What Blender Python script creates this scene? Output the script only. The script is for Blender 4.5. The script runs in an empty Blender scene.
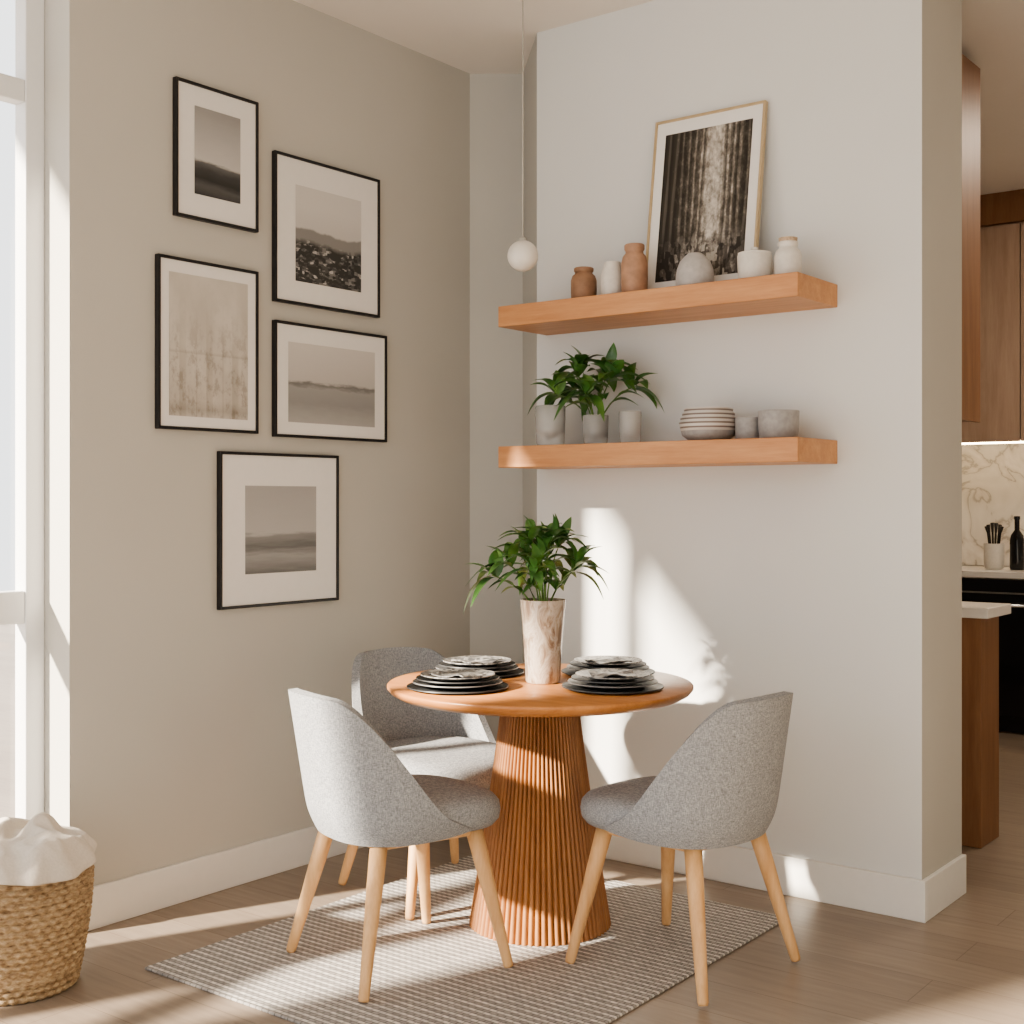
import bpy, bmesh, math, random
from mathutils import Vector, Matrix, noise
random.seed(7)
S = bpy.context.scene
COL = S.collection
pi = math.pi

# ------------------------------------------------------------------ materials
def new_mat(name):
    m = bpy.data.materials.new(name); m.use_nodes = True
    nt = m.node_tree; b = nt.nodes['Principled BSDF']
    return m, nt, b
def N(nt, t, **kw):
    n = nt.nodes.new(t)
    for k, v in kw.items(): setattr(n, k, v)
    return n
def coords(nt, kind='Object', scale=(1,1,1), rot=(0,0,0)):
    tc = N(nt, 'ShaderNodeTexCoord'); mp = N(nt, 'ShaderNodeMapping')
    mp.inputs['Scale'].default_value = scale
    mp.inputs['Rotation'].default_value = rot
    nt.links.new(tc.outputs[kind], mp.inputs['Vector'])
    return mp.outputs['Vector']
def ramp(nt, fac, stops, interp='LINEAR'):
    r = N(nt, 'ShaderNodeValToRGB'); cr = r.color_ramp; cr.interpolation = interp
    while len(cr.elements) < len(stops): cr.elements.new(0.5)
    for e, (p, c) in zip(cr.elements, stops):
        e.position = p; e.color = (c[0], c[1], c[2], 1)
    nt.links.new(fac, r.inputs['Fac']); return r.outputs['Color']
def noise_n(nt, vec, scale, detail=4, rough=0.5):
    n = N(nt, 'ShaderNodeTexNoise'); n.inputs['Scale'].default_value = scale
    n.inputs['Detail'].default_value = detail; n.inputs['Roughness'].default_value = rough
    nt.links.new(vec, n.inputs['Vector']); return n.outputs['Fac']
def bump(nt, b, h, strength=0.2, dist=0.01):
    bp = N(nt, 'ShaderNodeBump'); bp.inputs['Strength'].default_value = strength
    bp.inputs['Distance'].default_value = dist
    nt.links.new(h, bp.inputs['Height']); nt.links.new(bp.outputs['Normal'], b.inputs['Normal'])
def math_n(nt, op, a, b=None):
    m = N(nt, 'ShaderNodeMath', operation=op)
    for i, v in enumerate((a, b)):
        if v is None: continue
        if isinstance(v, (int, float)): m.inputs[i].default_value = v
        else: nt.links.new(v, m.inputs[i])
    return m.outputs[0]
def mix(nt, fac, a, b, mode='MIX'):
    m = N(nt, 'ShaderNodeMix', data_type='RGBA', blend_type=mode)
    for idx, v in ((0, fac), (6, a), (7, b)):
        if isinstance(v, (int, float)): m.inputs[idx].default_value = v
        elif isinstance(v, tuple): m.inputs[idx].default_value = (v[0], v[1], v[2], 1)
        else: nt.links.new(v, m.inputs[idx])
    return m.outputs[2]

def plain(name, col, rough=0.5, metal=0, nscale=30, var=0.06, bs=0.0):
    m, nt, b = new_mat(name)
    v = coords(nt)
    f = noise_n(nt, v, nscale)
    c = ramp(nt, f, [(0.3, tuple(x*(1-var) for x in col)), (0.7, tuple(min(1, x*(1+var)) for x in col))])
    nt.links.new(c, b.inputs['Base Color'])
    b.inputs['Roughness'].default_value = rough; b.inputs['Metallic'].default_value = metal
    if bs: bump(nt, b, f, bs, 0.005)
    return m
def wood(name, c1, c2, scale=(1.5, 14, 14), rough=0.45, bs=0.08):
    m, nt, b = new_mat(name)
    v = coords(nt, scale=scale)
    f = noise_n(nt, v, 2.2, 6, 0.6)
    f2 = noise_n(nt, v, 14, 3, 0.6)
    a = math_n(nt, 'ADD', math_n(nt, 'MULTIPLY', f, 0.75), math_n(nt, 'MULTIPLY', f2, 0.25))
    c = ramp(nt, a, [(0.33, c1), (0.5, tuple((x+y)/2 for x, y in zip(c1, c2))), (0.66, c2)])
    nt.links.new(c, b.inputs['Base Color'])
    b.inputs['Roughness'].default_value = rough
    bump(nt, b, a, bs, 0.004)
    return m

M_wall = plain('wall_paint', (0.70, 0.71, 0.705), 0.9, nscale=3, var=0.01)
M_wallL = plain('shaded_wall_paint', (0.545, 0.53, 0.49), 0.9, nscale=3, var=0.012)  # same paint as the lit wall, left wall's shade mixed into the colour
M_ceil = plain('ceiling_paint', (0.82, 0.78, 0.73), 0.95, nscale=3, var=0.01)
M_trim = plain('trim_paint', (0.78, 0.77, 0.745), 0.55, var=0.01)
M_winf = plain('window_frame_paint', (0.78, 0.79, 0.80), 0.4, var=0.01)
M_oak = wood('light_oak', (0.60, 0.34, 0.155), (0.78, 0.51, 0.27), (14, 14, 1.5))
M_table = wood('warm_oak_top', (0.44, 0.18, 0.06), (0.60, 0.28, 0.105), (1.5, 12, 12), 0.32)
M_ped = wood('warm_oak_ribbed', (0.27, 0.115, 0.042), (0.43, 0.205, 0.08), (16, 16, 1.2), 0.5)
M_shelf = wood('shelf_oak', (0.48, 0.22, 0.092), (0.64, 0.34, 0.16), (1.2, 14, 14), 0.45)
M_cab = wood('cabinet_wood', (0.40, 0.28, 0.21), (0.50, 0.37, 0.29), (12, 12, 1.0), 0.5)
M_cabd = wood('cabinet_wood_dark', (0.21, 0.10, 0.048), (0.30, 0.155, 0.078), (12, 12, 1.0), 0.5)
M_black = plain('black_frame', (0.012, 0.011, 0.012), 0.4)
M_gold = plain('pale_gold_frame', (0.55, 0.43, 0.27), 0.35, 0.3)
M_mat = plain('mat_board', (0.80, 0.785, 0.765), 0.85, var=0.01)
M_char = plain('charcoal_ceramic', (0.055, 0.057, 0.06), 0.4, var=0.2)
M_dgrey = plain('dark_grey_ceramic', (0.19, 0.19, 0.192), 0.35, var=0.2)
M_grey = plain('grey_ceramic', (0.36, 0.35, 0.345), 0.55, nscale=60, var=0.12)
M_lgrey = plain('light_grey_ceramic', (0.47, 0.455, 0.445), 0.55, nscale=60, var=0.08)
M_white = plain('white_ceramic', (0.72, 0.69, 0.64), 0.5, nscale=60, var=0.05)
M_terra = plain('terracotta_ceramic', (0.42, 0.25, 0.165), 0.6, nscale=25, var=0.2, bs=0.1)
M_brown = plain('brown_ceramic', (0.31, 0.18, 0.11), 0.6, nscale=25, var=0.2, bs=0.1)
M_cork = plain('cork', (0.50, 0.38, 0.27), 0.8, nscale=120, var=0.3)
M_stem = plain('stem_green', (0.12, 0.21, 0.05), 0.5)
M_soil = plain('soil', (0.05, 0.035, 0.025), 0.9, nscale=90, var=0.4, bs=0.5)
M_cloth = plain('white_linen', (0.60, 0.545, 0.48), 0.9, nscale=150, var=0.05, bs=0.2)
M_chrome = plain('brushed_steel', (0.6, 0.6, 0.6), 0.25, 1.0, var=0.03)
M_counter = plain('counter_stone', (0.75, 0.73, 0.70), 0.25, nscale=12, var=0.04)
M_globe = plain('opal_globe', (0.78, 0.75, 0.70), 0.3, var=0.01)
M_cord = plain('cord', (0.50, 0.48, 0.43), 0.7)
M_seal = plain('black_glass', (0.01, 0.01, 0.012), 0.08, var=0.01)

def leaf_mat():
    m, nt, b = new_mat('leaf_green')
    v = coords(nt); f = noise_n(nt, v, 14, 3)
    c = ramp(nt, f, [(0.3, (0.032, 0.10, 0.026)), (0.52, (0.08, 0.20, 0.046)), (0.72, (0.19, 0.34, 0.095))])
    nt.links.new(c, b.inputs['Base Color']); b.inputs['Roughness'].default_value = 0.35
    return m
M_leaf = leaf_mat()

def fabric_mat():
    m, nt, b = new_mat('heather_grey_fabric')
    va = coords(nt, scale=(1, 1, 6)); vb = coords(nt, scale=(5, 5, 1))
    f1 = noise_n(nt, va, 105, 2, 0.7); f2 = noise_n(nt, vb, 85, 2, 0.7)
    a = math_n(nt, 'MULTIPLY', math_n(nt, 'ADD', f1, f2), 0.5)
    c = ramp(nt, a, [(0.36, (0.17, 0.178, 0.19)), (0.5, (0.30, 0.31, 0.325)), (0.64, (0.46, 0.467, 0.478))])
    nt.links.new(c, b.inputs['Base Color']); b.inputs['Roughness'].default_value = 0.95
    bump(nt, b, a, 0.3, 0.003)
    return m
M_fab = fabric_mat()

def floor_mat():
    m, nt, b = new_mat('floor_planks')
    v = coords(nt)
    br = N(nt, 'ShaderNodeTexBrick'); nt.links.new(v, br.inputs['Vector'])
    br.inputs['Scale'].default_value = 1.0
    br.inputs['Brick Width'].default_value = 1.7; br.inputs['Row Height'].default_value = 0.19
    br.inputs['Mortar Size'].default_value = 0.0015; br.inputs['Mortar Smooth'].default_value = 0.2
    br.inputs['Color1'].default_value = (0.275, 0.225, 0.182, 1)
    br.inputs['Color2'].default_value = (0.32, 0.265, 0.217, 1)
    br.inputs['Mortar'].default_value = (0.19, 0.15, 0.12, 1)
    v2 = coords(nt, scale=(1.2, 16, 1)); f = noise_n(nt, v2, 3, 6, 0.65)
    g = ramp(nt, f, [(0.3, (0.84, 0.83, 0.82)), (0.7, (1.1, 1.08, 1.05))])
    c = mix(nt, 1.0, br.outputs['Color'], g, 'MULTIPLY')
    nt.links.new(c, b.inputs['Base Color']); b.inputs['Roughness'].default_value = 0.40
    bump(nt, b, f, 0.05, 0.003)
    return m
M_floor = floor_mat()

def rug_mat():
    m, nt, b = new_mat('woven_rug')
    v = coords(nt)
    br = N(nt, 'ShaderNodeTexBrick'); nt.links.new(v, br.inputs['Vector'])
    br.offset = 0.5
    br.inputs['Scale'].default_value = 1.0
    br.inputs['Brick Width'].default_value = 0.024; br.inputs['Row Height'].default_value = 0.013
    br.inputs['Mortar Size'].default_value = 0.0019; br.inputs['Mortar Smooth'].default_value = 0.8
    br.inputs['Color1'].default_value = (0.74, 0.70, 0.655, 1)
    br.inputs['Color2'].default_value = (0.58, 0.555, 0.525, 1)
    br.inputs['Mortar'].default_value = (0.22, 0.205, 0.20, 1)
    sp = N(nt, 'ShaderNodeSeparateXYZ'); nt.links.new(v, sp.inputs[0])
    fr = math_n(nt, 'FRACT', math_n(nt, 'DIVIDE', sp.outputs['Y'], 0.026))
    st = ramp(nt, fr, [(0.0, (0.55, 0.545, 0.55)), (0.42, (0.55, 0.545, 0.55)), (0.54, (1.05, 1.05, 1.04)), (1.0, (1.05, 1.05, 1.04))])
    f = noise_n(nt, v, 160, 2)
    g = ramp(nt, f, [(0.3, (0.8, 0.8, 0.8)), (0.7, (1.1, 1.1, 1.1))])
    c = mix(nt, 1.0, mix(nt, 1.0, br.outputs['Color'], g, 'MULTIPLY'), st, 'MULTIPLY')
    nt.links.new(c, b.inputs['Base Color']); b.inputs['Roughness'].default_value = 0.95
    bump(nt, b, math_n(nt, 'SUBTRACT', 1.0, br.outputs['Fac']), 0.6, 0.005)
    return m
M_rug = rug_mat()

def marble_mat():
    m, nt, b = new_mat('marble_backsplash')
    v = coords(nt)
    n1 = N(nt, 'ShaderNodeTexNoise'); n1.inputs['Scale'].default_value = 3
    n1.inputs['Detail'].default_value = 6; n1.inputs['Distortion'].default_value = 1.6
    nt.links.new(v, n1.inputs['Vector'])
    c = ramp(nt, n1.outputs['Fac'], [(0.40, (0.78, 0.75, 0.70)), (0.48, (0.66, 0.62, 0.57)), (0.50, (0.42, 0.39, 0.35)), (0.525, (0.68, 0.65, 0.60)), (0.7, (0.80, 0.77, 0.72))])
    nt.links.new(c, b.inputs['Base Color']); b.inputs['Roughness'].default_value = 0.25
    return m
M_marble = marble_mat()

def vase_mat():
    m, nt, b = new_mat('mottled_stoneware')
    v = coords(nt, scale=(1, 1, 0.4))
    n1 = N(nt, 'ShaderNodeTexNoise'); n1.inputs['Scale'].default_value = 22
    n1.inputs['Detail'].default_value = 7; n1.inputs['Roughness'].default_value = .65; n1.inputs['Distortion'].default_value = 1.4
    nt.links.new(v, n1.inputs['Vector'])
    c = ramp(nt, n1.outputs['Fac'], [(0.38, (0.26, 0.18, 0.13)), (0.46, (0.40, 0.32, 0.25)), (0.53, (0.55, 0.48, 0.41)), (0.60, (0.43, 0.35, 0.285)), (0.68, (0.60, 0.54, 0.47))])
    nt.links.new(c, b.inputs['Base Color']); b.inputs['Roughness'].default_value = 0.22
    return m
M_vase = vase_mat()

def pattern_mat():
    m, nt, b = new_mat('patterned_plate')
    v = coords(nt)
    n1 = N(nt, 'ShaderNodeTexNoise'); n1.inputs['Scale'].default_value = 17
    n1.inputs['Detail'].default_value = 2; n1.inputs['Distortion'].default_value = 2.0
    nt.links.new(v, n1.inputs['Vector'])
    c = ramp(nt, n1.outputs['Fac'], [(0.40, (0.07, 0.07, 0.073)), (0.47, (0.28, 0.27, 0.26)), (0.53, (0.37, 0.355, 0.335)), (0.60, (0.11, 0.11, 0.115))])
    nt.links.new(c, b.inputs['Base Color']); b.inputs['Roughness'].default_value = 0.35
    return m
M_patt = pattern_mat()

def stripe_mat():
    m, nt, b = new_mat('striped_bowl')
    tc = N(nt, 'ShaderNodeTexCoord'); sp = N(nt, 'ShaderNodeSeparateXYZ')
    nt.links.new(tc.outputs['Object'], sp.inputs[0])
    f = math_n(nt, 'FRACT', math_n(nt, 'MULTIPLY', sp.outputs['Z'], 70.0))
    c = ramp(nt, f, [(0.0, (0.18, 0.14, 0.12)), (0.36, (0.22, 0.175, 0.15)), (0.42, (0.60, 0.565, 0.53)), (0.95, (0.60, 0.565, 0.53))])
    nt.links.new(c, b.inputs['Base Color']); b.inputs['Roughness'].default_value = 0.4
    return m
M_stripe = stripe_mat()

def glass_vase_mat():
    m, nt, b = new_mat('frosted_glass')
    b.inputs['Base Color'].default_value = (0.88, 0.88, 0.87, 1)
    b.inputs['Roughness'].default_value = 0.15
    b.inputs['Transmission Weight'].default_value = 0.7
    b.inputs['IOR'].default_value = 1.25
    return m
M_glassv = glass_vase_mat()

def window_glass():
    m = bpy.data.materials.new('window_glass'); m.use_nodes = True
    nt = m.node_tree; nt.nodes.clear()
    o = N(nt, 'ShaderNodeOutputMaterial'); t = N(nt, 'ShaderNodeBsdfTransparent'); g = N(nt, 'ShaderNodeBsdfGlossy')
    g.inputs['Roughness'].default_value = 0.02
    mx = N(nt, 'ShaderNodeMixShader'); mx.inputs[0].default_value = 0.04
    nt.links.new(t.outputs[0], mx.inputs[1]); nt.links.new(g.outputs[0], mx.inputs[2]); nt.links.new(mx.outputs[0], o.inputs[0])
    return m
M_glass = window_glass()

def basket_mat():
    m, nt, b = new_mat('seagrass')
    v = coords(nt, scale=(1, 1, 2.5)); f = noise_n(nt, v, 45, 3, 0.7)
    c = ramp(nt, f, [(0.3, (0.20, 0.125, 0.065)), (0.5, (0.36, 0.255, 0.15)), (0.7, (0.52, 0.40, 0.255))])
    nt.links.new(c, b.inputs['Base Color']); b.inputs['Roughness'].default_value = 0.8
    bump(nt, b, f, 0.5, 0.004)
    return m
M_basket = basket_mat()

def art_mat(name, kind):
    m, nt, b = new_mat(name)
    tc = N(nt, 'ShaderNodeTexCoord'); sp = N(nt, 'ShaderNodeSeparateXYZ')
    nt.links.new(tc.outputs['UV'], sp.inputs[0]); u, v = sp.outputs['X'], sp.outputs['Y']
    def nz(sc, scale, d=5, r=0.6, dist=0.0):
        q = N(nt, 'ShaderNodeMapping'); nt.links.new(tc.outputs['UV'], q.inputs['Vector'])
        q.inputs['Scale'].default_value = sc
        n = N(nt, 'ShaderNodeTexNoise'); n.inputs['Scale'].default_value = scale
        n.inputs['Detail'].default_value = d; n.inputs['Roughness'].default_value = r; n.inputs['Distortion'].default_value = dist
        nt.links.new(q.outputs['Vector'], n.inputs['Vector']); return n.outputs['Fac']
    def cells(sc, metric='CHEBYCHEV', rnd=1.0):
        q = N(nt, 'ShaderNodeMapping'); nt.links.new(tc.outputs['UV'], q.inputs['Vector'])
        q.inputs['Scale'].default_value = sc
        n = N(nt, 'ShaderNodeTexVoronoi', distance=metric); n.inputs['Scale'].default_value = 1
        n.inputs['Randomness'].default_value = rnd
        nt.links.new(q.outputs['Vector'], n.inputs['Vector'])
        s2 = N(nt, 'ShaderNodeSeparateColor'); nt.links.new(n.outputs['Color'], s2.inputs[0])
        return s2.outputs[0]
    if kind == 'sea':
        f = math_n(nt, 'ADD', v, math_n(nt, 'MULTIPLY', math_n(nt, 'SUBTRACT', nz((1, 5, 1), 2.5), 0.5), 0.10))
        f = math_n(nt, 'ADD', f, math_n(nt, 'MULTIPLY', u, 0.04))
        c = ramp(nt, f, [(0.0, (0.06, 0.06, 0.06)), (0.12, (0.11, 0.11, 0.11)), (0.2, (0.045, 0.045, 0.045)), (0.30, (0.07, 0.07, 0.07)), (0.38, (0.14, 0.14, 0.14)), (0.41, (0.54, 0.53, 0.515)), (0.70, (0.44, 0.43, 0.425)), (1, (0.33, 0.325, 0.32))])
    elif kind == 'town':
        # hillside town: boxy roofs and walls, dark tree masses, hazy hill line and pale sky
        cc = cells((20, 34, 1), 'CHEBYCHEV', .75)
        roofs = ramp(nt, cc, [(0.0, (0.05, 0.05, 0.05)), (0.35, (0.10, 0.10, 0.098)), (0.6, (0.22, 0.215, 0.21)), (0.82, (0.26, 0.255, 0.25)), (0.88, (0.50, 0.485, 0.47))], 'CONSTANT')
        tr = ramp(nt, nz((1, 2.6, 1), 4, 4, 0.65), [(0.44, (0, 0, 0)), (0.54, (1, 1, 1))])
        ground = mix(nt, tr, (0.055, 0.055, 0.053), roofs)
        hh = math_n(nt, 'ADD', v, math_n(nt, 'MULTIPLY', math_n(nt, 'SUBTRACT', nz((1, 0.1, 1), 2.2, 8, .55), 0.5), 0.22))
        hill = ramp(nt, hh, [(0.38, (0, 0, 0)), (0.44, (1, 1, 1))])
        skym = ramp(nt, hh, [(0.53, (0, 0, 0)), (0.55, (1, 1, 1))])
        sky = ramp(nt, v, [(0.4, (0.54, 0.525, 0.51)), (0.8, (0.64, 0.62, 0.60))])
        c = mix(nt, skym, mix(nt, hill, ground, (0.27, 0.265, 0.26)), sky)
    elif kind == 'sketch':
        # faded facade drawing
        s = ramp(nt, nz((1.3, 1, 1), 2.2, 4, 0.5), [(0.36, (0.53, 0.50, 0.455)), (0.64, (0.62, 0.59, 0.545))])
        fu = math_n(nt, 'FRACT', math_n(nt, 'MULTIPLY', u, 3.0))
        cols = ramp(nt, fu, [(0.0, (0.80, 0.79, 0.77)), (0.05, (1, 1, 1)), (0.36, (1, 1, 1)), (0.39, (0.84, 0.83, 0.81)), (0.60, (0.90, 0.89, 0.88)), (0.64, (1, 1, 1))])
        fv = ramp(nt, v, [(0.0, (.95, .95, .95)), (0.05, (0.75, 0.73, 0.71)), (0.12, (0.93, 0.92, 0.91)), (0.44, (1, 1, 1)), (0.45, (0.82, 0.81, 0.80)), (0.47, (1, 1, 1)), (1, (1, 1, 1))])
        n2 = ramp(nt, nz((1.6, 1.2, 1), 5, 5, 0.75), [(0.40, (0.74, 0.72, 0.70)), (0.49, (0.98, 0.98, 0.98)), (0.6, (1.03, 1.03, 1.02))])
        msk = ramp(nt, math_n(nt, 'ADD', v, math_n(nt, 'MULTIPLY', nz((2, 2, 1), 2), .3)), [(0.55, (1, 1, 1)), (0.98, (0, 0, 0))])
        d = mix(nt, 1.0, mix(nt, 1.0, mix(nt, 1.0, s, cols, 'MULTIPLY'), fv, 'MULTIPLY'), n2, 'MULTIPLY')
        c = mix(nt, msk, s, d)
    elif kind == 'field':
        n = nz((1.2, 2.5, 1), 5)
        f = math_n(nt, 'ADD', v, math_n(nt, 'MULTIPLY', math_n(nt, 'SUBTRACT', n, 0.5), 0.13))
        c = ramp(nt, f, [(0.0, (0.42, 0.41, 0.40)), (0.25, (0.30, 0.30, 0.295)), (0.44, (0.34, 0.335, 0.33)), (0.49, (0.20, 0.20, 0.195)), (0.53, (0.52, 0.50, 0.48)), (1, (0.62, 0.595, 0.57))])
    elif kind == 'waves':
        f = math_n(nt, 'ADD', v, math_n(nt, 'MULTIPLY', math_n(nt, 'SUBTRACT', nz((0.6, 6, 1), 3), 0.5), 0.20))
        c = ramp(nt, f, [(0.0, (0.18, 0.18, 0.18)), (0.2, (0.34, 0.335, 0.33)), (0.30, (0.17, 0.17, 0.17)), (0.42, (0.27, 0.27, 0.265)), (0.47, (0.46, 0.45, 0.44)), (1, (0.40, 0.39, 0.385))])
    else:
        # avenue between tall facades: perspective verticals, lit gap, busy street
        fl = nz((1.6, 1.3, 1), 9, 7, 0.8)
        du = math_n(nt, 'ABSOLUTE', math_n(nt, 'SUBTRACT', u, 0.60))
        g2 = math_n(nt, 'MULTIPLY', math_n(nt, 'SUBTRACT', 0.17, du), 0.75)
        wu = math_n(nt, 'ADD', math_n(nt, 'POWER', du, 0.8), math_n(nt, 'MULTIPLY', nz((3, .4, 1), 2, 3), 0.10))
        fu = math_n(nt, 'FRACT', math_n(nt, 'MULTIPLY', wu, 13.0))
        pil = ramp(nt, fu, [(0.0, (0.22, 0.21, 0.20)), (0.30, (0.22, 0.21, 0.20)), (0.40, (0.95, 0.94, 0.92)), (0.62, (1.2, 1.18, 1.15)), (0.75, (0.45, 0.44, 0.42)), (1.0, (0.3, 0.29, 0.28))])
        base = ramp(nt, math_n(nt, 'ADD', fl, g2), [(0.34, (0.09, 0.08, 0.068)), (0.48, (0.20, 0.18, 0.155)), (0.58, (0.40, 0.37, 0.33)), (0.72, (0.66, 0.62, 0.56))])
        gap = ramp(nt, du, [(0.05, (1, 1, 1)), (0.13, (0, 0, 0))])
        top = mix(nt, gap, mix(nt, 0.85, base, pil, 'MULTIPLY'), base)
        cc = cells((26, 20, 1)); a = math_n(nt, 'ADD', math_n(nt, 'MULTIPLY', cc, 0.35), math_n(nt, 'MULTIPLY', fl, 0.68))
        low = ramp(nt, math_n(nt, 'ADD', a, math_n(nt, 'MULTIPLY', g2, .7)), [(0.36, (0.035, 0.03, 0.026)), (0.52, (0.12, 0.105, 0.09)), (0.66, (0.42, 0.39, 0.345))])
        msk = ramp(nt, math_n(nt, 'ADD', v, math_n(nt, 'MULTIPLY', fl, 0.25)), [(0.30, (0, 0, 0)), (0.44, (1, 1, 1))])
        c = mix(nt, msk, low, top)
    nt.links.new(c, b.inputs['Base Color']); b.inputs['Roughness'].default_value = 0.6
    b.inputs['Specular IOR Level'].default_value = 0.3
    return m

# ------------------------------------------------------------------ mesh helpers
def link(o, parent=None):
    COL.objects.link(o)
    if parent: o.parent = parent
    return o
def obj_from(name, verts, faces, mat, parent=None, loc=(0,0,0), smooth=False, rot=(0,0,0)):
    me = bpy.data.meshes.new(name); me.from_pydata(verts, [], faces); me.update()
    bm = bmesh.new(); bm.from_mesh(me); bmesh.ops.recalc_face_normals(bm, faces=bm.faces); bm.to_mesh(me); bm.free()
    if smooth:
        for p in me.polygons: p.use_smooth = True
    me.materials.append(mat)
    o = bpy.data.objects.new(name, me); o.location = loc; o.rotation_euler = rot
    return link(o, parent)
def empty(name, loc, rotz=0, rot=None):
    e = bpy.data.objects.new(name, None); e.location = loc
    e.rotation_euler = rot if rot else (0, 0, rotz); e.empty_display_size = 0.1
    return link(e)
def box(name, lo, hi, mat, parent=None, bev=0.0):
    c = [(a+b)/2 for a, b in zip(lo, hi)]; h = [(b-a)/2 for a, b in zip(lo, hi)]
    vs = [(sx*h[0], sy*h[1], sz*h[2]) for sx in (-1,1) for sy in (-1,1) for sz in (-1,1)]
    fs = [(0,1,3,2),(4,6,7,5),(0,4,5,1),(2,3,7,6),(0,2,6,4),(1,5,7,3)]
    o = obj_from(name, vs, fs, mat, parent, c)
    if bev:
        md = o.modifiers.new('bevel', 'BEVEL'); md.width = bev; md.segments = 3
    return o
def lathe(name, prof, mat, parent=None, loc=(0,0,0), seg=48, fn=None, smooth=True, rot=(0,0,0)):
    vs, fs = [], []
    for (r, z) in prof:
        for i in range(seg):
            a = 2*pi*i/seg; rr = fn(r, z, a) if fn else r
            vs.append((rr*math.cos(a), rr*math.sin(a), z))
    for j in range(len(prof)-1):
        for i in range(seg):
            k = (i+1) % seg
            fs.append((j*seg+i, j*seg+k, (j+1)*seg+k, (j+1)*seg+i))
    if prof[0][0] > 1e-4: fs.append(tuple(range(seg))[::-1])
    if prof[-1][0] > 1e-4: fs.append(tuple((len(prof)-1)*seg+i for i in range(seg)))
    o = obj_from(name, vs, fs, mat, parent, loc, smooth, rot)
    bm = bmesh.new(); bm.from_mesh(o.data); bmesh.ops.remove_doubles(bm, verts=bm.verts, dist=1e-5)
    bmesh.ops.recalc_face_normals(bm, faces=bm.faces)
    for e in bm.edges:
        if len(e.link_faces) == 2 and e.calc_face_angle(0) > 0.9: e.smooth = False
    bm.to_mesh(o.data); bm.free()
    return o
def tube(name, pts, rad, mat, parent=None, seg=10):
    vs, fs = [], []
    P = [Vector(p) for p in pts]; n = len(P)
    if not isinstance(rad, (list, tuple)): rad = [rad]*n
    for i, p in enumerate(P):
        t = (P[min(i+1, n-1)] - P[max(i-1, 0)]).normalized()
        a = t.orthogonal().normalized() if abs(t.z) < 0.9 else t.cross(Vector((0, 1, 0))).normalized()
        b = t.cross(a).normalized()
        for k in range(seg):
            w = 2*pi*k/seg; vs.append(tuple(p + (a*math.cos(w)+b*math.sin(w))*rad[i]))
    for i in range(n-1):
        for k in range(seg):
            l = (k+1) % seg; fs.append((i*seg+k, i*seg+l, (i+1)*seg+l, (i+1)*seg+k))
    fs.append(tuple(range(seg))[::-1]); fs.append(tuple((n-1)*seg+k for k in range(seg)))
    return obj_from(name, vs, fs, mat, parent, smooth=True)
def prism(name, poly, z0, z1, mat):
    n = len(poly)
    vs = [(x, y, z0) for x, y in poly] + [(x, y, z1) for x, y in poly]
    fs = [tuple(range(n)), tuple(range(n, 2*n))] + [(i, (i+1) % n, n+(i+1) % n, n+i) for i in range(n)]
    return obj_from(name, vs, fs, mat)

# ------------------------------------------------------------------ room shell
CH = 3.11
XR = 4.4
box('floor', (-0.2, -6.0, -0.1), (XR+.2, 4.3, 0.0), M_floor)
box('ceiling', (-0.2, -6.0, CH), (XR+.2, 4.3, CH+0.15), M_ceil)
wb = prism('wall_back', [(-0.2, 0.55), (-0.2, 0.208), (0, 0.208), (0.1765, 0.344), (0.504, 0), (2.0, 0), (2.0, 0.376), (1.0, 0.376), (1.0, 0.55)], 0, CH, M_wall)
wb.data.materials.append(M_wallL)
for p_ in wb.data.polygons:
    if abs(p_.normal.z) < .5 and (p_.center.x < 0.35 or p_.center.x > 1.99): p_.material_index = 1  # end face shade painted with the darker colour; recess matches left wall
NEAR = -4.3
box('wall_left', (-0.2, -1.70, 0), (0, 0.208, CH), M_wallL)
box('wall_left_front', (-0.2, -6.0, 0), (0, NEAR, CH), M_wallL)
box('wall_right', (XR, -6.0, 0), (XR+.2, 4.3, CH), M_wallL)
box('wall_kitchen', (-0.2, 4.1, 0), (XR, 4.3, CH), M_wallL)
box('wall_partition', (0.85, 0.55, 0), (1.0, 1.4, CH), M_wallL)
box('wall_kitchen_left', (-0.2, 0.55, 0), (0.0, 4.1, CH), M_wallL)

bt = 0.016; bh = 0.13
def bb(name, lo, hi): return box(name, lo, hi, M_trim, bev=0.003)
bb('baseboard_left', (0, -1.70, 0), (bt, 0.19, bh))
bb('baseboard_left_front', (0, -6.0, 0), (bt, NEAR, bh))
bb('baseboard_back', (0.50, -bt, 0), (2.0+bt, 0, bh))
bb('baseboard_back_end', (2.0, -bt+0.0161, 0), (2.0+bt, 0.376, bh))

# window
w = empty('window_1', (0, 0, 0))
xw0, xw1 = -0.19, -0.13
box('jamb_far', (xw0, -1.765, 0), (xw1, -1.70, CH), M_winf, w, 0.004)
box('jamb_near', (xw0, NEAR, 0), (xw1, NEAR+.065, CH), M_winf, w, 0.004)
box('mullion_1', (xw0, -2.555, 0), (xw1, -2.475, CH), M_winf, w, 0.004)
box('mullion_2', (xw0, -3.46, 0), (xw1, -3.36, CH), M_winf, w, 0.004)
for i, (a, b_) in enumerate([(0, 0.05), (0.94, 1.04), (2.53, 2.60), (CH-0.08, CH)]):
    for j, (p, q) in enumerate([(NEAR+.065, -3.46), (-3.36, -2.555), (-2.475, -1.765)]):
        box('rail_%d_%d' % (i, j), (xw0+0.004, p, a), (xw1-0.004, q, b_), M_winf, w, 0.004)
box('pane', (-0.163, NEAR+.01, 0.02), (-0.159, -1.71, CH-0.02), M_glass, w)
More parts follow.
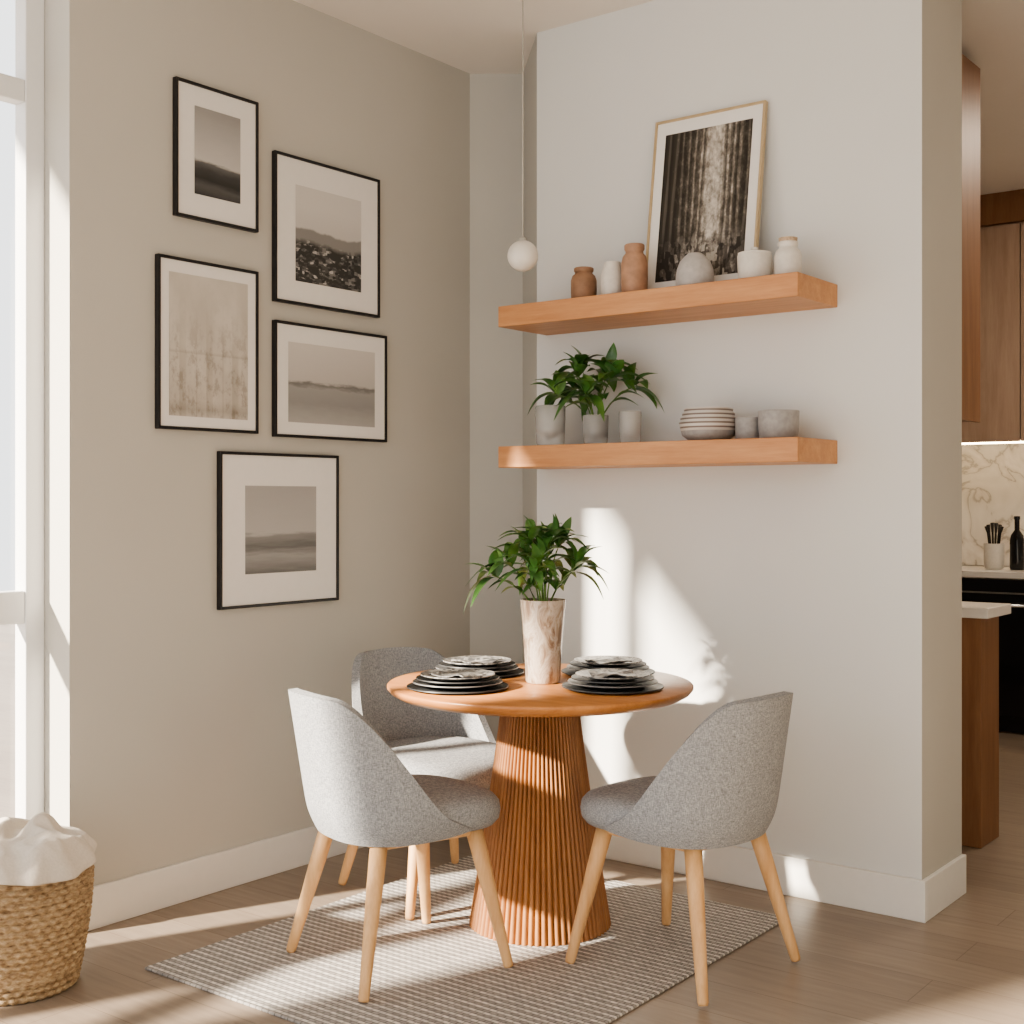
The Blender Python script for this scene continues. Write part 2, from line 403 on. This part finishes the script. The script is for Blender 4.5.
box('sun_cutoff_slab', (-0.79, -6.0, CH), (-0.2, 0.6, CH+0.15), M_ceil)  # unseen slab, added to block sun through the upper window
box('ground_outside', (-14, -12, -0.35), (-0.2, 6, -0.1), M_floor)

# ------------------------------------------------------------------ shelves
def shelf(z0, z1):
    e = empty('floating_shelf', (0, 0, 0))
    box('board', (0.55, -0.30, z0), (1.722, 0.0, z1), M_shelf, e, 0.003)
shelf(1.945, 2.02)
shelf(1.435, 1.512)

# ------------------------------------------------------------------ framed pictures
def picture(name, W, H, art, fmat, fw=0.010, mat_w=(0.07, 0.07, 0.08), depth=0.02):
    e = empty(name, (0, 0, 0))
    h = W/2
    box('rail_left', (-h, -depth, 0), (-h+fw, 0, H), fmat, e, 0.0015)
    box('rail_right', (h-fw, -depth, 0), (h, 0, H), fmat, e, 0.0015)
    box('rail_bottom', (-h+fw, -depth, 0), (h-fw, 0, fw), fmat, e, 0.0015)
    box('rail_top', (-h+fw, -depth, H-fw), (h-fw, 0, H), fmat, e, 0.0015)
    box('mat_board', (-h+fw*0.8, -depth+0.006, fw*0.8), (h-fw*0.8, -0.004, H-fw*0.8), M_mat, e)
    sx, st, sb = mat_w
    yy = -depth+0.0052
    x0, x1, z0, z1 = -h+sx, h-sx, sb, H-st
    o = obj_from('print', [(x0, yy, z0), (x1, yy, z0), (x1, yy, z1), (x0, yy, z1)], [(0, 1, 2, 3)], art, e)
    uv = o.data.uv_layers.new(name='UVMap')
    for lp in o.data.loops:
        vx = o.data.vertices[lp.vertex_index].co
        uv.data[lp.index].uv = ((vx.x-x0)/(x1-x0), (vx.z-z0)/(z1-z0))
    return e
def hang(v0, v1, z0, z1, art, mw):
    v0 += .014; v1 -= .002
    e = picture('framed_picture', v1-v0, z1-z0, art, M_black, mat_w=mw)
    e.location = (0.001, -(v0+v1)/2, z0); e.rotation_euler = (0, 0, pi/2)
hang(0.955, 1.322, 2.245, 2.696, art_mat('print_sea', 'sea'), (0.078, 0.075, 0.085))
hang(0.3445, 0.895, 2.018, 2.548, art_mat('print_town', 'town'), (0.100, 0.10, 0.085))
hang(0.955, 1.392, 1.547, 2.109, art_mat('print_sketch', 'sketch'), (0.045, 0.05, 0.045))
hang(0.305, 0.895, 1.541, 1.952, art_mat('print_field', 'field'), (0.065, 0.07, 0.055))
hang(0.5656, 1.140, 0.947, 1.482, art_mat('print_waves', 'waves'), (0.112, 0.115, 0.115))
lp = picture('leaning_picture', 0.43, 0.646, art_mat('print_avenue', 'avenue'), M_gold, fw=0.009, mat_w=(0.045, 0.055, 0.055), depth=0.02)
lp.location = (1.262, -0.095, 2.0205); lp.rotation_euler = (math.radians(-8), 0, 0.0)

# ------------------------------------------------------------------ ceramics on shelves
def pot_prof(R, H, kind):
    if kind == 'canister':
        p = [(0, 0), (R*.86, 0), (R*.97, H*.05), (R, H*.3), (R, H*.62), (R*.88, H*.76), (R*.68, H*.82), (R*.66, H*.86), (R*.76, H*.90), (R*.76, H*.98), (R*.68, H), (R*.55, H*.97), (R*.5, H*.85), (0, H*.8)]
    elif kind == 'pear':
        p = [(0, 0), (R*.80, 0), (R*.97, H*.1), (R, H*.4), (R*.95, H*.68), (R*.74, H*.88), (R*.74, H*.97), (R*.68, H), (R*.6, H*.97), (R*.55, H*.85), (0, H*.8)]
    elif kind == 'dome':
        p = [(0, 0), (R*.9, 0), (R, H*.06), (R, H*.3), (R*.94, H*.56), (R*.78, H*.78), (R*.52, H*.93), (R*.36, H), (R*.28, H*.97), (R*.25, H*.85), (0, H*.8)]
    elif kind == 'cup':
        p = [(0, 0), (R*.82, 0), (R*.93, H*.08), (R*.98, H*.5), (R, H*.97), (R*.97, H), (R*.92, H*.97), (R*.88, H*.4), (0, H*.15)]
    elif kind == 'bowl':
        p = [(0, 0), (R*.6, 0), (R*.70, H*.08), (R*.93, H*.4), (R, H*.94), (R*.98, H), (R*.94, H*.95), (R*.82, H*.45), (0, H*.2)]
    return p
zu, zl = 2.0205, 1.5125
lathe('brown_vase', pot_prof(.046, .122, 'canister'), M_brown, None, (.851, -.19, zu))
lathe('white_vase', pot_prof(.041, .128, 'pear'), M_white, None, (.972, -.19, zu))
lathe('terracotta_vase', pot_prof(.046, .176, 'canister'), M_terra, None, (1.072, -.205, zu))
lathe('grey_vase', pot_prof(.064, .118, 'dome'), M_lgrey, None, (1.306, -.2, zu))
j = empty('white_jar', (1.520, -.19, zu))
lathe('body', pot_prof(.056, .090, 'cup'), M_white, j)
lathe('lid', [(0, .089), (.054, .089), (.054, .096), (.03, .102), (.012, .105), (.012, .114), (0, .116)], M_white, j)
j = empty('corked_jar', (1.637, -.19, zu))
lathe('body', pot_prof(.043, .118, 'canister'), M_white, j)
lathe('cork', [(0, .10), (.026, .10), (.030, .130), (0, .132)], M_cork, j)

lathe('glass_vase', pot_prof(.056, .148, 'cup'), M_glassv, None, (.690, -.17, zl))
lathe('glass_tumbler', pot_prof(.040, .115, 'cup'), M_glassv, None, (1.020, -.15, zl))
j = empty('bowl_stack', (1.34, -.17, zl))
for i in range(5):
    z = i*.015
    lathe('bowl_%d' % (i+1), [(a, b_+z) for a, b_ in pot_prof((.094, .098, .094, .088, .082)[i], .050, 'bowl')], M_stripe if i > 0 else M_grey, j)
lathe('grey_cup', pot_prof(.045, .075, 'cup'), M_grey, None, (1.478, -.15, zl))
lathe('grey_bowl', pot_prof(.066, .092, 'cup'), M_grey, None, (1.592, -.165, zl))

# ------------------------------------------------------------------ plants
def add_leaf(vs, fs, base, d, up, L, W, droop=0.35, nseg=7):
    d = d.normalized(); side = d.cross(up)
    if side.length < 1e-3: side = Vector((1, 0, 0))
    side.normalize(); nrm = side.cross(d).normalized()
    st = len(vs)
    for i in range(nseg+1):
        t = i/nseg
        w_ = W*0.5*(math.sin(pi*min(1, t**0.75))**0.85) if 0 < t < 1 else 0.0006
        c = base + d*(L*t) - Vector((0, 0, 1))*(droop*L*t*t) + nrm*(0.12*L*math.sin(pi*t))
        f = w_*0.35
        vs += [tuple(c - side*w_ + nrm*f), tuple(c), tuple(c + side*w_ + nrm*f)]
    for i in range(nseg):
        a = st+i*3; fs += [(a, a+1, a+4, a+3), (a+1, a+2, a+5, a+4)]
def foliage(parent, z0, nst, reach, hgt, L, W, seed, squash_y=1.0, ymax=None, lpn=6):
    rnd = random.Random(seed); vs, fs = [], []
    for s in range(nst):
        a = 2*pi*s/nst*1.0 + rnd.uniform(-.35, .35)
        k = 0.2 + 0.8*((s*0.618) % 1)
        rr = reach*k; hh = hgt*(1.15-0.7*k)*rnd.uniform(.85, 1.1)
        dirv = Vector((math.cos(a), math.sin(a)*squash_y, 0))
        tip = Vector((0, 0, z0)) + dirv*rr + Vector((0, 0, hh))
        pts = [Vector((0, 0, z0-0.05)) + dirv*0.01, Vector((0, 0, z0)) + dirv*rr*.25 + Vector((0, 0, hh*.6)), tip]
        Q = []
        for i in range(7):
            t = i/6; Q.append(pts[0]*(1-t)**2 + pts[1]*2*t*(1-t) + pts[2]*t*t)
        tube('stem_%d' % (s+1), Q, [.0028]*4+[.0022]*3, M_stem, parent, 6)
        tang = (Q[-1]-Q[-3]).normalized()
        s1 = tang.orthogonal().normalized(); s2 = tang.cross(s1)
        for i in range(lpn):
            w_ = 2*pi*i/lpn + rnd.uniform(-.3, .3)
            dd = (s1*math.cos(w_)+s2*math.sin(w_)) + tang*rnd.uniform(.2, .7) + Vector((0, 0, .12))
            add_leaf(vs, fs, tip - tang*rnd.uniform(0, .02), dd, Vector((0, 0, 1)), L*rnd.uniform(.8, 1.15), W*rnd.uniform(.8, 1.1), rnd.uniform(.1, .45))
        add_leaf(vs, fs, tip, tang, Vector((0.3, 0.2, 1)), L*.8, W*.8, .1)
        for t in (3, 4):
            w_ = rnd.uniform(0, 2*pi); dd = dirv*.4 + Vector((math.cos(w_), math.sin(w_), .3))
            add_leaf(vs, fs, Q[t], dd, Vector((0, 0, 1)), L*.8, W*.8, .3)
    if ymax is not None:
        vs = [(x, ymax - 0.02*(y-ymax), z) if y > ymax else (x, y, z) for x, y, z in vs]
    return obj_from('leaves', vs, fs, M_leaf, parent, smooth=True)

TX, TY = 1.074, -0.757
RZ = 0.008
ztop = 0.752
p = empty('potted_plant', (TX+.007, TY+.006, ztop+.001))
lathe('vase', [(0, 0), (.050, 0), (.054, .006), (.058, .10), (.066, .20), (.071, .25), (.070, .256), (.064, .252), (.058, .20), (0, .19)], M_vase, p)
lathe('soil', [(0, .225), (.0585, .225), (.0585, .228), (0, .232)], M_soil, p)
foliage(p, .235, 14, .165, .205, .122, .037, 3, lpn=6)
p = empty('leafy_shelf_plant', (.885, -.165, zl+.001))
lathe('pot', pot_prof(.046, .105, 'cup'), M_glassv, p)
lathe('soil', [(0, .03), (.040, .03), (.041, .085), (0, .088)], M_soil, p)
foliage(p, .10, 10, .22, .17, .13, .052, 11, squash_y=.55, ymax=.15, lpn=5)

# ------------------------------------------------------------------ table
t = empty('round_pedestal_table', (TX, TY, 0))
lathe('top', [(0, ztop-.034), (.44, ztop-.034), (.462, ztop-.022), (.472, ztop-.010), (.472, ztop-.003), (.469, ztop), (0, ztop)], M_table, t, seg=128)
nrib = 68; SEG = nrib*8
def ribs(r, z, a): return r - 0.010*(1-abs(math.sin(nrib*a/2))**0.7)
prof = []
for i in range(13):
    q = i/12; z = RZ+.001 + q*(ztop-.04-RZ)
    r = .118 + (.220-.118)*(1-q)**1.12
    prof.append((r, z))
lathe('fluted_pedestal', prof, M_ped, t, seg=SEG, fn=ribs)
lathe('collar', [(0, ztop-.05), (.125, ztop-.05), (.13, ztop-.034), (0, ztop-.034)], M_table, t)

def plate(R, z, h, flat=.6): return [(0, z), (R*flat, z), (R*(flat+.05), z+.002), (R, z+h), (R*.995, z+h+.003), (R*.93, z+h+.001), (R*flat, z+.006), (0, z+.006)]
for i, (dx, dy) in enumerate([(-.119, -.255), (-.281, .037), (.057, .297), (.25, .028)]):
    e = empty('plate_stack', (TX+dx, TY+dy, ztop+.001), rotz=i*1.3)
    lathe('charger', plate(.153, 0, .006, .85), M_char, e, seg=64)
    lathe('dinner_plate', plate(.135, .008, .012), M_dgrey, e, seg=64)
    lathe('salad_plate', plate(.125, .019, .012), M_char, e, seg=64)
    lathe('side_plate', plate(.112, .029, .013), M_patt, e, seg=64)
    vs, fs = [], []; n = 18
    for a in range(n+1):
        for b_ in range(n+1):
            x = (a/n-.5)*.13; y = (b_/n-.5)*.11
            z = .040 + .007*noise.noise(Vector((x*22+i*5, y*22, 1.3))) + .004*math.sin(x*60+y*25)
            vs.append((x, y, max(z, .0365)))
    for a in range(n):
        for b_ in range(n):
            k = a*(n+1)+b_; fs.append((k, k+1, k+n+2, k+n+1))
    o = obj_from('napkin', vs, fs, M_patt, e, smooth=True)
    md = o.modifiers.new('thick', 'SOLIDIFY'); md.thickness = .003; md.offset = 1

# ------------------------------------------------------------------ chairs (local +y = forward)
def superell(a, rx, ry, n=2.7):
    c, s = math.cos(a), math.sin(a)
    k = (abs(c/rx)**n + abs(s/ry)**n)**(-1/n)
    return k*c, k*s
def chair(x, y, fx, fy):
    rz = math.atan2(-fx, fy)
    e = empty('dining_chair', (x, y, RZ+.001), rotz=rz)
    rings = [(.0, .388), (.80, .388), (.93, .394), (.985, .412), (1.0, .435), (.985, .458), (.93, .473), (.80, .481), (.55, .483), (.28, .481), (0, .480)]
    seg = 56; vs, fs = [], []
    for (k, z) in rings:
        for i in range(seg):
            a = 2*pi*i/seg; px, py = superell(a, .236, .254)
            sc = 1 - .06*max(0, -py/.24)
            vs.append((px*k*sc, py*k+.029, z - .010*max(0, (py*k)/.24)**2))
    for j_ in range(len(rings)-1):
        for i in range(seg):
            k2 = (i+1) % seg; fs.append((j_*seg+i, j_*seg+k2, (j_+1)*seg+k2, (j_+1)*seg+i))
    o = obj_from('seat', vs, fs, M_fab, e, smooth=True)
    bm = bmesh.new(); bm.from_mesh(o.data); bmesh.ops.remove_doubles(bm, verts=bm.verts, dist=1e-5); bmesh.ops.recalc_face_normals(bm, faces=bm.faces); bm.to_mesh(o.data); bm.free()
    NA, NH = 60, 14; vs, fs = [], []
    am = math.radians(116)
    for i in range(NA+1):
        u = i/NA*2-1; ph = u*am
        q = min(1, max(0, (abs(ph)-math.radians(32))/math.radians(66)))
        s_ = q*q*(3-2*q)
        f = 1 - (0.94*s_ + 0.06*q)
        f -= .035*min(1, abs(ph)/math.radians(40))**2
        edge = min(1, max(0, (abs(ph)-math.radians(96))/math.radians(20)))
        ztp = .452 + .332*f - .035*edge
        zbt = .386 + .018*(abs(u)**3)
        a = -pi/2 + ph
        for k in range(NH+1):
            h = k/NH; z = zbt + (ztp-zbt)*h
            g = (z-.388)/.42
            if g < .18: sc = .90 + .115*math.sin(max(0, g)/.18*pi/2)
            else: sc = 1.015 + .03*(g-.18)
            px, py = superell(a, .238, .238, 2.45)
            lean_ = -.072*max(0, g-.15)*max(0, math.cos(ph))
            nar = 1 - .05*max(0, g-.4)
            vs.append((px*sc*nar, py*sc + lean_ + .008, z))
    for i in range(NA):
        for k in range(NH):
            a = i*(NH+1)+k; fs.append((a, a+1, a+NH+2, a+NH+1))
    o = obj_from('back_shell', vs, fs, M_fab, e, smooth=True)
    md = o.modifiers.new('thick', 'SOLIDIFY'); md.thickness = .028; md.offset = 0
    md = o.modifiers.new('round', 'BEVEL'); md.width = .011; md.segments = 3; md.limit_method = 'ANGLE'; md.angle_limit = math.radians(50)
    md = o.modifiers.new('sub', 'SUBSURF'); md.levels = 1; md.render_levels = 1
    box('under_frame', (-.165, -.155, .364), (.165, .17, .390), M_oak, e, .008)
    for n_, (sx, sy) in enumerate([(-1, -1), (1, -1), (1, 1), (-1, 1)]):
        top = Vector((sx*.150, sy*.150+.01, .385)); bot = Vector((sx*.228, sy*.228, 0.0))
        pts = [bot + (top-bot)*q for q in (0, .02, .3, .7, 1)]
        tube('leg_%d' % (n_+1), pts, [.0125, .0145, .0175, .0225, .0245], M_oak, e, 20)
    return e
chair(.942, -1.262, .317, .949)
chair(.590, -.700, .951, -.303)
chair(1.597, -.784, -.995, .102)

# ------------------------------------------------------------------ rug
box('area_rug', (.42, -1.74, 0.0005), (1.66, -.24, RZ), M_rug, bev=.003)

# ------------------------------------------------------------------ basket with throw
b = empty('woven_basket', (.235, -2.02, 0.001))
rows = 19; prof = []
for i in range(rows*6+1):
    q = i/(rows*6); z = q*.345
    r = .155 + .040*math.sin(q*pi*.55)
    prof.append((r, z))
def weave(r, z, a):
    row = z/.345*rows; k = int(row) % 2
    return r + .006*abs(math.sin(row*pi)) + .003*math.sin(a*40 + k*pi)
lathe('body', [(0, 0)]+prof+[(.184, .350), (.176, .34), (.171, .05), (0, .03)], M_basket, b, seg=240, fn=lambda r, z, a: weave(r, z, a) if r > .1549 and z < .3451 and not (z in (.34, .05)) else r)
vs, fs = [], []; n1, n2 = 120, 10
for i in range(n1):
    a = 2*pi*i/n1
    for k in range(n2):
        w_ = 2*pi*k/n2; rr = .011*(1+.18*math.sin(a*40+w_*2))
        R = .190 + rr*math.cos(w_); vs.append((R*math.cos(a), R*math.sin(a), .350+rr*math.sin(w_)))
for i in range(n1):
    for k in range(n2):
        fs.append((i*n2+k, ((i+1) % n1)*n2+k, ((i+1) % n1)*n2+(k+1) % n2, i*n2+(k+1) % n2))
obj_from('rim', vs, fs, M_basket, b, smooth=True)
vs, fs = [], []; n1, n2 = 140, 60
for j_ in range(n2+1):
    q = j_/n2
    for i in range(n1):
        a = 2*pi*i/n1
        spill = max(0, math.cos(a+.1))**2
        if q < .72:
            t_ = q/.72; r = .182*t_; z = .380 + .030*(1-t_**2); k = 0
        else:
            k = (q-.72)/.28; r = .182 + (.044*spill+.012)*math.sin(k*pi*.5)
            z = .380 - k*(.006+.055*spill)
        X = math.cos(a)*r; Y = math.sin(a)*r
        wx = X*9 + noise.noise(Vector((X*8, Y*8, 3)))*1.1
        f1 = noise.noise(Vector((wx, Y*5 + X*3, 2.1)))
        f2 = noise.noise(Vector((X*8+Y*10, Y*17-X*10, 7.7)))
        amp = (1-.85*k)
        z += (.050*max(-.15, f1)+.010 + .022*(.35-abs(f2)))*amp
        z += .030*math.exp(-((X-.03)**2+(Y-.05)**2)/.0016)*amp
        fl_ = .006*math.sin(a*15+2*f1)*k
        vs.append(((r+fl_)*math.cos(a), (r+fl_)*math.sin(a), z))
for j_ in range(n2):
    for i in range(n1):
        k = (i+1) % n1; fs.append((j_*n1+i, j_*n1+k, (j_+1)*n1+k, (j_+1)*n1+i))
o = obj_from('throw_blanket', vs, fs, M_cloth, b, smooth=True)
md = o.modifiers.new('thick', 'SOLIDIFY'); md.thickness = .005

# ------------------------------------------------------------------ pendant
pd = empty('pendant_lamp', (.785, -.462, 0))
g = []
for i in range(17):
    a = -pi/2 + pi*i/16; g.append((max(0, .053*math.cos(a)), 2.152+.053*math.sin(a)))
lathe('globe', g, M_globe, pd)
lathe('cap', [(0, 2.198), (.012, 2.198), (.012, 2.212), (.005, 2.217), (0, 2.217)], M_cord, pd)
tube('cord', [(0, 0, 2.21), (0, 0, 2.6), (0, 0, CH-.01)], .0022, M_cord, pd, 8)
lathe('ceiling_rose', [(0, CH-.025), (.045, CH-.025), (.05, CH-.001), (0, CH-.001)], M_white, pd)

# ------------------------------------------------------------------ kitchen
k = empty('kitchen_base_cabinet', (0, 0, 0))
box('carcass_left', (0.02, 3.50, .10), (.80, 4.07, .875), M_cab, k)
box('carcass_right', (1.52, 3.50, .10), (2.9, 4.07, .875), M_cab, k)
box('toe_kick', (0.02, 3.56, 0.001), (2.9, 4.07, .098), M_black, k)
box('countertop', (0.02, 3.46, .877), (2.92, 4.07, .915), M_counter, k, .004)
for i in range(3):
    x0 = (0.03, 1.53, 2.21)[i]; x1 = (0.79, 2.20, 2.89)[i]
    box('door_%d' % (i+1), (x0, 3.48, .12), (x1, 3.50, .86), M_cab, k, .003)
ov = empty('oven', (0, 0, 0))
box('front', (.81, 3.465, .10), (1.51, 3.50, .87), M_seal, ov, .004)
box('control_strip', (.82, 3.461, .79), (1.50, 3.466, .80), M_chrome, ov)
tube('handle', [(.86, 3.42, .73), (1.46, 3.42, .73)], .010, M_chrome, ov, 12)
box('handle_post_1', (.88, 3.42, .722), (.90, 3.466, .738), M_chrome, ov)
box('handle_post_2', (1.42, 3.42, .722), (1.44, 3.466, .738), M_chrome, ov)
k = empty('kitchen_upper_cabinet', (0, 0, 0))
box('carcass', (0.02, 3.73, 1.67), (2.9, 4.095, 2.93), M_cab, k)
for i in range(5):
    x0 = .075 + i*.58
    box('door_%d' % (i+1), (x0+.003, 3.71, 1.66), (x0+.577, 3.73, 2.92), M_cab, k, .003)
box('cornice', (0.02, 3.69, 2.93), (2.9, 4.095, 3.109), M_cabd, k)
box('backsplash', (0.02, 4.082, .917), (2.9, 4.098, 1.668), M_marble, k)
mled, nt, bb_ = new_mat('led_strip'); bb_.inputs['Emission Color'].default_value = (1, .78, .5, 1); bb_.inputs['Emission Strength'].default_value = 14
box('under_cabinet_light', (0.1, 3.80, 1.654), (2.8, 3.83, 1.6699), mled, k)

k = empty('kitchen_peninsula', (0, 0, 0))
box('body', (1.001, .96, 0.001), (1.880, 1.18, .872), M_cabd, k, .003)
box('worktop', (1.001, .93, .872), (1.915, 1.22, .912), M_counter, k, .004)
k = empty('hanging_cabinet', (0, 0, 0))
box('carcass', (1.001, .96, 1.635), (1.757, 1.28, 3.05), M_cabd, k, .003)
box('side_panel', (1.757, .955, 1.63), (1.775, 1.285, 3.055), M_cabd, k, .002)

j = empty('utensil_crock', (1.085, 3.72, .916))
lathe('crock', pot_prof(.058, .15, 'cup'), M_white, j)
for i in range(6):
    a = i*1.05; tx = .03*math.cos(a); ty = .03*math.sin(a)
    tube('utensil_%d' % (i+1), [(tx*.5, ty*.5, .04), (tx*1.2, ty*1.2, .21), (tx*1.5, ty*1.5, .25+.01*(i % 3))], [.006, .006, .012], M_black, j, 8)
lathe('oil_bottle', [(0, 0), (.038, 0), (.04, .01), (.04, .17), (.034, .20), (.014, .23), (.014, .29), (.017, .292), (.017, .31), (0, .312)], M_seal, None, (1.215, 3.72, .916))

# ------------------------------------------------------------------ lights
sd = Vector((.4, .917, -.466))
sl = bpy.data.lights.new('sun', 'SUN'); sl.energy = 24; sl.angle = math.radians(2.0); sl.color = (1, .88, .72)
so = bpy.data.objects.new('sun', sl); so.rotation_euler = sd.to_track_quat('-Z', 'Y').to_euler(); so.location = (-3, -6, 5); link(so)
al = bpy.data.lights.new('kitchen_fill', 'AREA'); al.energy = 30; al.size = .5; al.color = (1, .85, .68)  # added fill light to lift the dark kitchen, no visible fixture
ao = bpy.data.objects.new('kitchen_fill', al); ao.location = (2.4, 2.3, 3.09); link(ao)
W = bpy.data.worlds.new('world'); S.world = W; W.use_nodes = True
bg = W.node_tree.nodes['Background']; bg.inputs[0].default_value = (0.97, .985, 1.0, 1); bg.inputs[1].default_value = 2.05

# ------------------------------------------------------------------ camera
cd = bpy.data.cameras.new('camera'); cd.sensor_width = 36; cd.lens = 45.25; cd.shift_y = -0.0107
cd.clip_start = .05
co = bpy.data.objects.new('camera', cd); co.location = (3.435, -3.974, 1.314)
co.rotation_euler = (pi/2, 0, math.radians(37.52)); link(co); S.camera = co
try:
    S.view_settings.look = 'AgX - Medium High Contrast'
except Exception as ex:
    print('look', ex)
